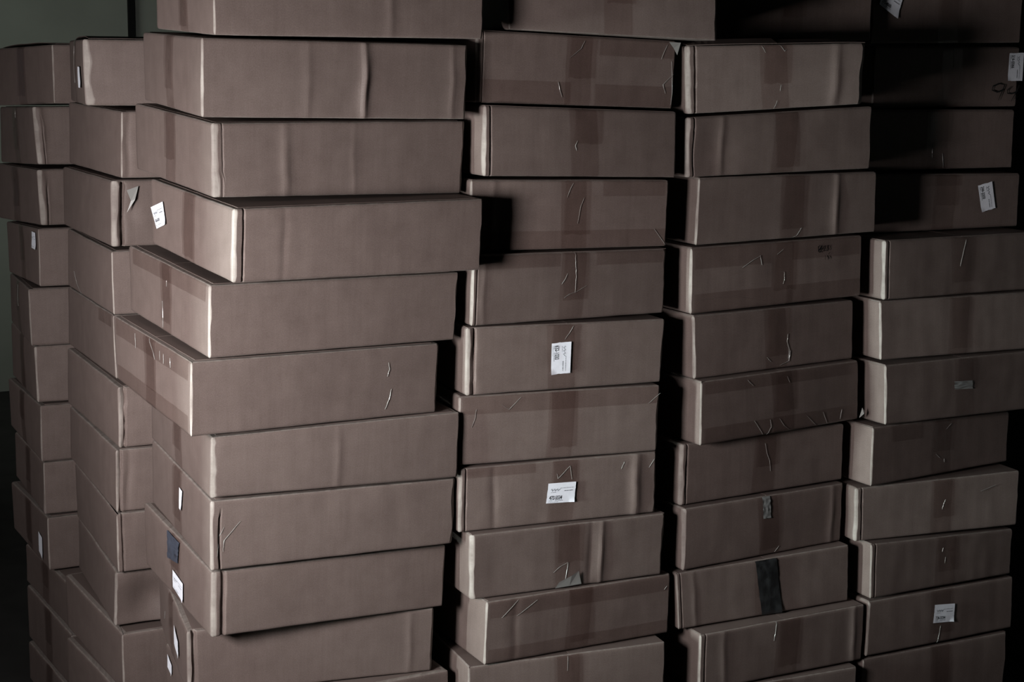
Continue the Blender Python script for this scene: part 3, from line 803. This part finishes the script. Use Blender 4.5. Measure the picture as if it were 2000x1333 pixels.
# crinkles of the tape, their glints put in as pale ridges
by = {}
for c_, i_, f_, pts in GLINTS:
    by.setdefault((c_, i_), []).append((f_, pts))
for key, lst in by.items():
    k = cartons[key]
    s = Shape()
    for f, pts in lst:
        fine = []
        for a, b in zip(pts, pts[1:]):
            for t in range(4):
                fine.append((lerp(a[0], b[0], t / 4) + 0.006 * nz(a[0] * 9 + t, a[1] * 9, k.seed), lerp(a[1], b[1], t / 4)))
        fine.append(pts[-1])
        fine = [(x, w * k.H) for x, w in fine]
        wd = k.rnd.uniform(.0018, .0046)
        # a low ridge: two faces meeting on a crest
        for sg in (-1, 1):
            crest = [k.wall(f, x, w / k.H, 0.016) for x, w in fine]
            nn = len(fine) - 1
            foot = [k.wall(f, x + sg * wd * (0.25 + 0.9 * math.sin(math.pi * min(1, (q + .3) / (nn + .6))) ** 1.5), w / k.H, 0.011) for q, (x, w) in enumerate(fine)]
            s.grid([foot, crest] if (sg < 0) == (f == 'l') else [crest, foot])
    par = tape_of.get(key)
    o = s.build('tape_crinkle_glint', M_MILK, par if par else k.root, False)
    o['label'] = 'crinkles in clear tape with painted glints'

# coloured tape strips
for c_, i_, f_, q, kind in PATCHES:
    k = cartons[(c_, i_)]
    rows = []
    for j in range(25):
        t = 1 - j / 24
        rows.append([k.quad(f_, q, i / 8, min(1.04, t), 0.02 + 0.012 * nz(i * .5, j * .35, k.seed) + (0.03 * max(0, i / 8 - .6) * max(0, .25 - t) * 8 if kind == 'black' else 0))
                     for i in range(9)][::-1])
    if f_ == 'l':
        rows = [r[::-1] for r in rows]
    s = Shape(); s.grid(rows)
    o = s.build({'black': 'black_tape', 'grey': 'grey_tape', 'blue': 'blue_grey_tape'}[kind],
                {'black': M_BLACKTAPE, 'grey': M_GREYTAPE, 'blue': M_BLUETAPE}[kind], k.root)
    o['label'] = {'black': 'strip of black plastic tape', 'grey': 'short strip of grey tape', 'blue': 'blue grey tape folded over the top edge'}[kind]


# loose ends of clear tape sticking out at a corner: points (u, v, w)
def loose(key, pts, tris):
    k = cartons[key]
    o = mesh_obj('loose_tape_end', [k.P(*p) for p in pts], tris, M_MILK, k.root, False)
    o['label'] = 'loose end of clear tape sticking out'


k = cartons[('E', 6)]
loose(('E', 6), [(k.W - .02, -.02, .02), (k.W + .02, -.05, .20), (k.W + .075, -.06, .13), (k.W + .03, -.08, .10)], [(0, 3, 1), (3, 2, 1), (0, 2, 3)])
k = cartons[('D', 1)]
loose(('D', 1), [(k.W - .16, -.03, .99), (k.W + .03, -.05, .99), (k.W - .03, -.07, .80), (k.W - .08, -.04, .9)], [(0, 3, 1), (3, 2, 1)])
k = cartons[('B', 2)]
loose(('B', 2), [(.22, -.04, .86), (.40, -.04, .92), (.34, -.08, .72), (.22, -.05, .52), (.28, -.06, .7)], [(0, 4, 1), (4, 2, 1), (4, 3, 2)])
k = cartons[('D', 8)]
loose(('D', 8), [(1.36, -.03, .02), (1.42, -.05, .12), (1.62, -.06, .2), (1.6, -.03, .03), (1.74, -.05, .26), (1.8, -.03, .04)], [(0, 1, 2), (0, 2, 3), (3, 2, 4), (3, 4, 5)])

# ------------------------------------------------------------------ labels with their print
rl = random.Random(5)
for c_, i_, f_, q, num in LABELS:
    k = cartons[(c_, i_)]
    base = 0.026
    curl = lambda s, t: 0.03 * max(0, s - .8) * max(0, .25 - t) * 10

    def spot(s, t, up=0.0):
        return k.quad(f_, q, s, t, base + curl(s, t) + up)
    rows = [[spot(i / 10 + (0.012 * nz(j * .9, 3, k.seed) if i in (0, 10) else 0), 1 - j / 10) for i in range(11)] for j in range(11)]
    sh = Shape(); sh.grid([r[::-1] for r in rows])
    lab = sh.build('shipping_label', M_PAPER, k.root, False)
    lab['label'] = 'white paper label' + (' printed ' + num if len(num) > 2 else '')
    big = len(num) > 2
    if big:
        vs, fs = text_mesh(num)
        s0, s1, t0, t1 = {'D': (.08, .53, .17, .37), 'F': (.08, .54, .18, .36), 'C': (.09, .52, .27, .40)}[c_]
        if f_ == 'l' and False:
            pass
        mesh_obj('printed_number', [spot(lerp(s0, s1, x), lerp(t0, t1, y), 0.006) for x, y in vs], fs, M_INK, lab, False)
    if num:
        # a scribbled mark and rows of print too small to read
        sg = Shape()
        pts = [(.10 + .035 * i, .66 + .07 * math.sin(i * 2.1) * (1 if i % 3 else .5)) for i in range(11)]
        ribbon(sg, pts, .022, lambda a, b: spot(a, b, 0.005))
        for (a, b, t, h) in ((.45, .92, .73, .02), (.60, .90, .58, .035), (.30, .58, .115, .025), (.08, .20, .115, .025), (.08, .42, .05, .015), (.12, .30, .53, .02)):
            x = a
            while x < b:
                l = rl.uniform(.015, .05)
                sg.grid([[spot(x, t, 0.005), spot(min(b, x + l), t, 0.005)], [spot(x, t + h, 0.005), spot(min(b, x + l), t + h, 0.005)]])
                x += l + rl.uniform(.006, .02)
        sg.build('small_print', M_GREYINK, lab, False)

# ------------------------------------------------------------------ marker handwriting
hand = {}
for c_, i_, f_, pts in INK:
    hand.setdefault((c_, i_, f_), []).append(pts)
for (c_, i_, f_), strokes in hand.items():
    k = cartons[(c_, i_)]
    s = Shape()
    for pts in strokes:
        ribbon(s, [(a, w * k.H) for a, w in pts], .021 if c_ == 'E' else .022, lambda a, w: k.wall(f_, a, w / k.H, 0.024))
    o = s.build('marker_writing', M_MARKER, k.root, False)
    o['label'] = {'E': 'black handwritten 823 over 15', 'F': 'black handwritten 94'}[c_]

# ------------------------------------------------------------------ what each carton is called
STACK = {'A': 'the far stack by the green wall', 'B': 'the stack behind the corner stack', 'C': 'the nearest corner stack',
         'D': 'the stack beside the corner stack', 'E': 'the stack with black tape', 'F': 'the dark end stack'}
GROUP = {'A': 'cartons in the far stack by the green wall', 'B': 'cartons in the stack behind the corner stack', 'C': 'cartons in the nearest corner stack',
         'D': 'cartons in the stack beside the corner stack', 'E': 'cartons in the stack with black tape', 'F': 'cartons in the dark end stack'}
ORD = ['topmost', 'second', 'third', 'fourth', 'fifth', 'sixth', 'seventh', 'eighth', 'ninth', 'tenth', 'eleventh', 'twelfth', 'thirteenth']
SPECIAL = {
    ('D', 5): 'brown carton with white label 632-1030, sixth down in the stack beside the corner stack',
    ('D', 7): 'brown carton with white label 472-5534, eighth down in the stack beside the corner stack',
    ('F', 0): 'dark carton with tilted label 575-4060, topmost in the dark end stack',
    ('F', 1): 'dark carton with label 216-0066 and handwritten 94, second in the dark end stack',
    ('F', 3): 'dark carton with tilted label 246-2000, fourth down in the dark end stack',
    ('F', 10): 'dark carton with crumpled white label 724-3034, near the foot of the dark end stack',
    ('F', 6): 'carton with a short grey tape strip, seventh down in the dark end stack',
    ('E', 4): 'taped carton with handwritten 823 and 15, fifth down in the stack with black tape',
    ('E', 9): 'carton sealed with a wide black tape strip, tenth down in its stack',
    ('E', 8): 'carton with a thin grey tape strip, just above the black-taped carton',
    ('E', 6): 'carton with crinkled bottom tape and a loose end, three above the black-taped carton',
    ('E', 2): 'dented carton with creased face, third down in the stack with black tape',
    ('E', 1): 'carton with lifted top flaps, second down in the stack with black tape',
    ('C', 3): 'protruding carton with white label on its side, fourth in the nearest corner stack',
    ('C', 1): 'carton with an upright crease in its face, second in the nearest corner stack',
    ('C', 2): 'wide carton with a worn front corner, third in the nearest corner stack',
    ('C', 5): 'carton with taped side bands, set back, sixth in the nearest corner stack',
    ('C', 8): 'carton with blue grey tape and a label, ninth in the nearest corner stack',
    ('C', 7): 'carton with narrow label and clear tape scratches, eighth in the nearest corner stack',
    ('C', 9): 'carton with narrow side label, tenth in the nearest corner stack',
    ('D', 1): 'carton with loose tape at its top corner, second beside the corner stack',
    ('D', 8): 'scuffed carton with torn tape at its lower edge, ninth beside the corner stack',
    ('B', 8): 'crushed carton with a caved-in corner, ninth in the stack behind the corner stack',
    ('B', 2): 'carton with split corner and loose tape, third in the stack behind the corner stack',
    ('A', 3): 'carton with bluish label by its corner, fourth in the far stack',
    ('A', 8): 'carton with narrow side label, ninth in the far stack by the green wall',
    ('B', 0): 'topmost carton, set back, on the stack behind the corner stack',
    ('C', 0): 'topmost carton of the nearest corner stack, its upper part out of view',
    ('D', 0): 'dark topmost carton set over the stack beside the corner stack',
    ('E', 0): 'shadowed topmost carton set back on the stack with black tape',
    ('A', 0): 'topmost brown carton of the far stack by the green wall',
}
for key, k in cartons.items():
    c_, i_ = key
    n = max(i for (c, i) in cartons if c == c_)
    if key in SPECIAL:
        lb = SPECIAL[key]
    elif i_ == n and c_ != 'A':
        lb = 'brown carton resting on the floor at the foot of ' + STACK[c_]
    else:
        lb = 'plain brown carton, %s from the top of %s' % (ORD[i_], STACK[c_])
    k.root['label'] = lb
    k.root['category'] = 'cardboard box'
    k.root['group'] = GROUP[c_]


# ------------------------------------------------------------------ the room
def structure(name, boxes, mat):
    s = Shape()
    for lo, hi in boxes:
        s.box(lo, hi, lambda p: room(p.x, p.y, p.z))
    o = s.build(name, mat, None, False)
    o['kind'] = 'structure'
    return o


T = 0.12
structure('floor', [((XL - 2.6, YF - T, -0.12), (XR + T, YB + T, 0))], M_FLOOR)
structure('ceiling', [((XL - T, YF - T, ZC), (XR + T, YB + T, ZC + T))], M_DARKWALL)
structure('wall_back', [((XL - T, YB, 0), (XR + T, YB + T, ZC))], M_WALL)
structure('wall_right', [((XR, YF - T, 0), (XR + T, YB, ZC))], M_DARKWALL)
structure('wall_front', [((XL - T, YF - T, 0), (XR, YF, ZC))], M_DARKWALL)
# the wall beside the camera; three unseen openings added to shape the lamplight
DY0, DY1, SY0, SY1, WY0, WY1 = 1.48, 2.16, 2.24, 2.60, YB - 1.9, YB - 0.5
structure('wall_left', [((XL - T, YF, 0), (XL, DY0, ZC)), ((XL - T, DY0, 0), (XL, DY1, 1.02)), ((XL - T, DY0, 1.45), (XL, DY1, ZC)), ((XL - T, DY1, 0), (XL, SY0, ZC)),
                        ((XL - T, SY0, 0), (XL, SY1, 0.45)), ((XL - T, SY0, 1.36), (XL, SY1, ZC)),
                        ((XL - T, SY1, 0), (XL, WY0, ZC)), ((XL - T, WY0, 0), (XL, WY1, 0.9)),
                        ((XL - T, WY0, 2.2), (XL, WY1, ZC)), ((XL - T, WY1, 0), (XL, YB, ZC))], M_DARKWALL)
structure('trim_1', [((1.916, YB - 0.02, 0), (1.946, YB - 0.0005, ZC))], M_TRIM)
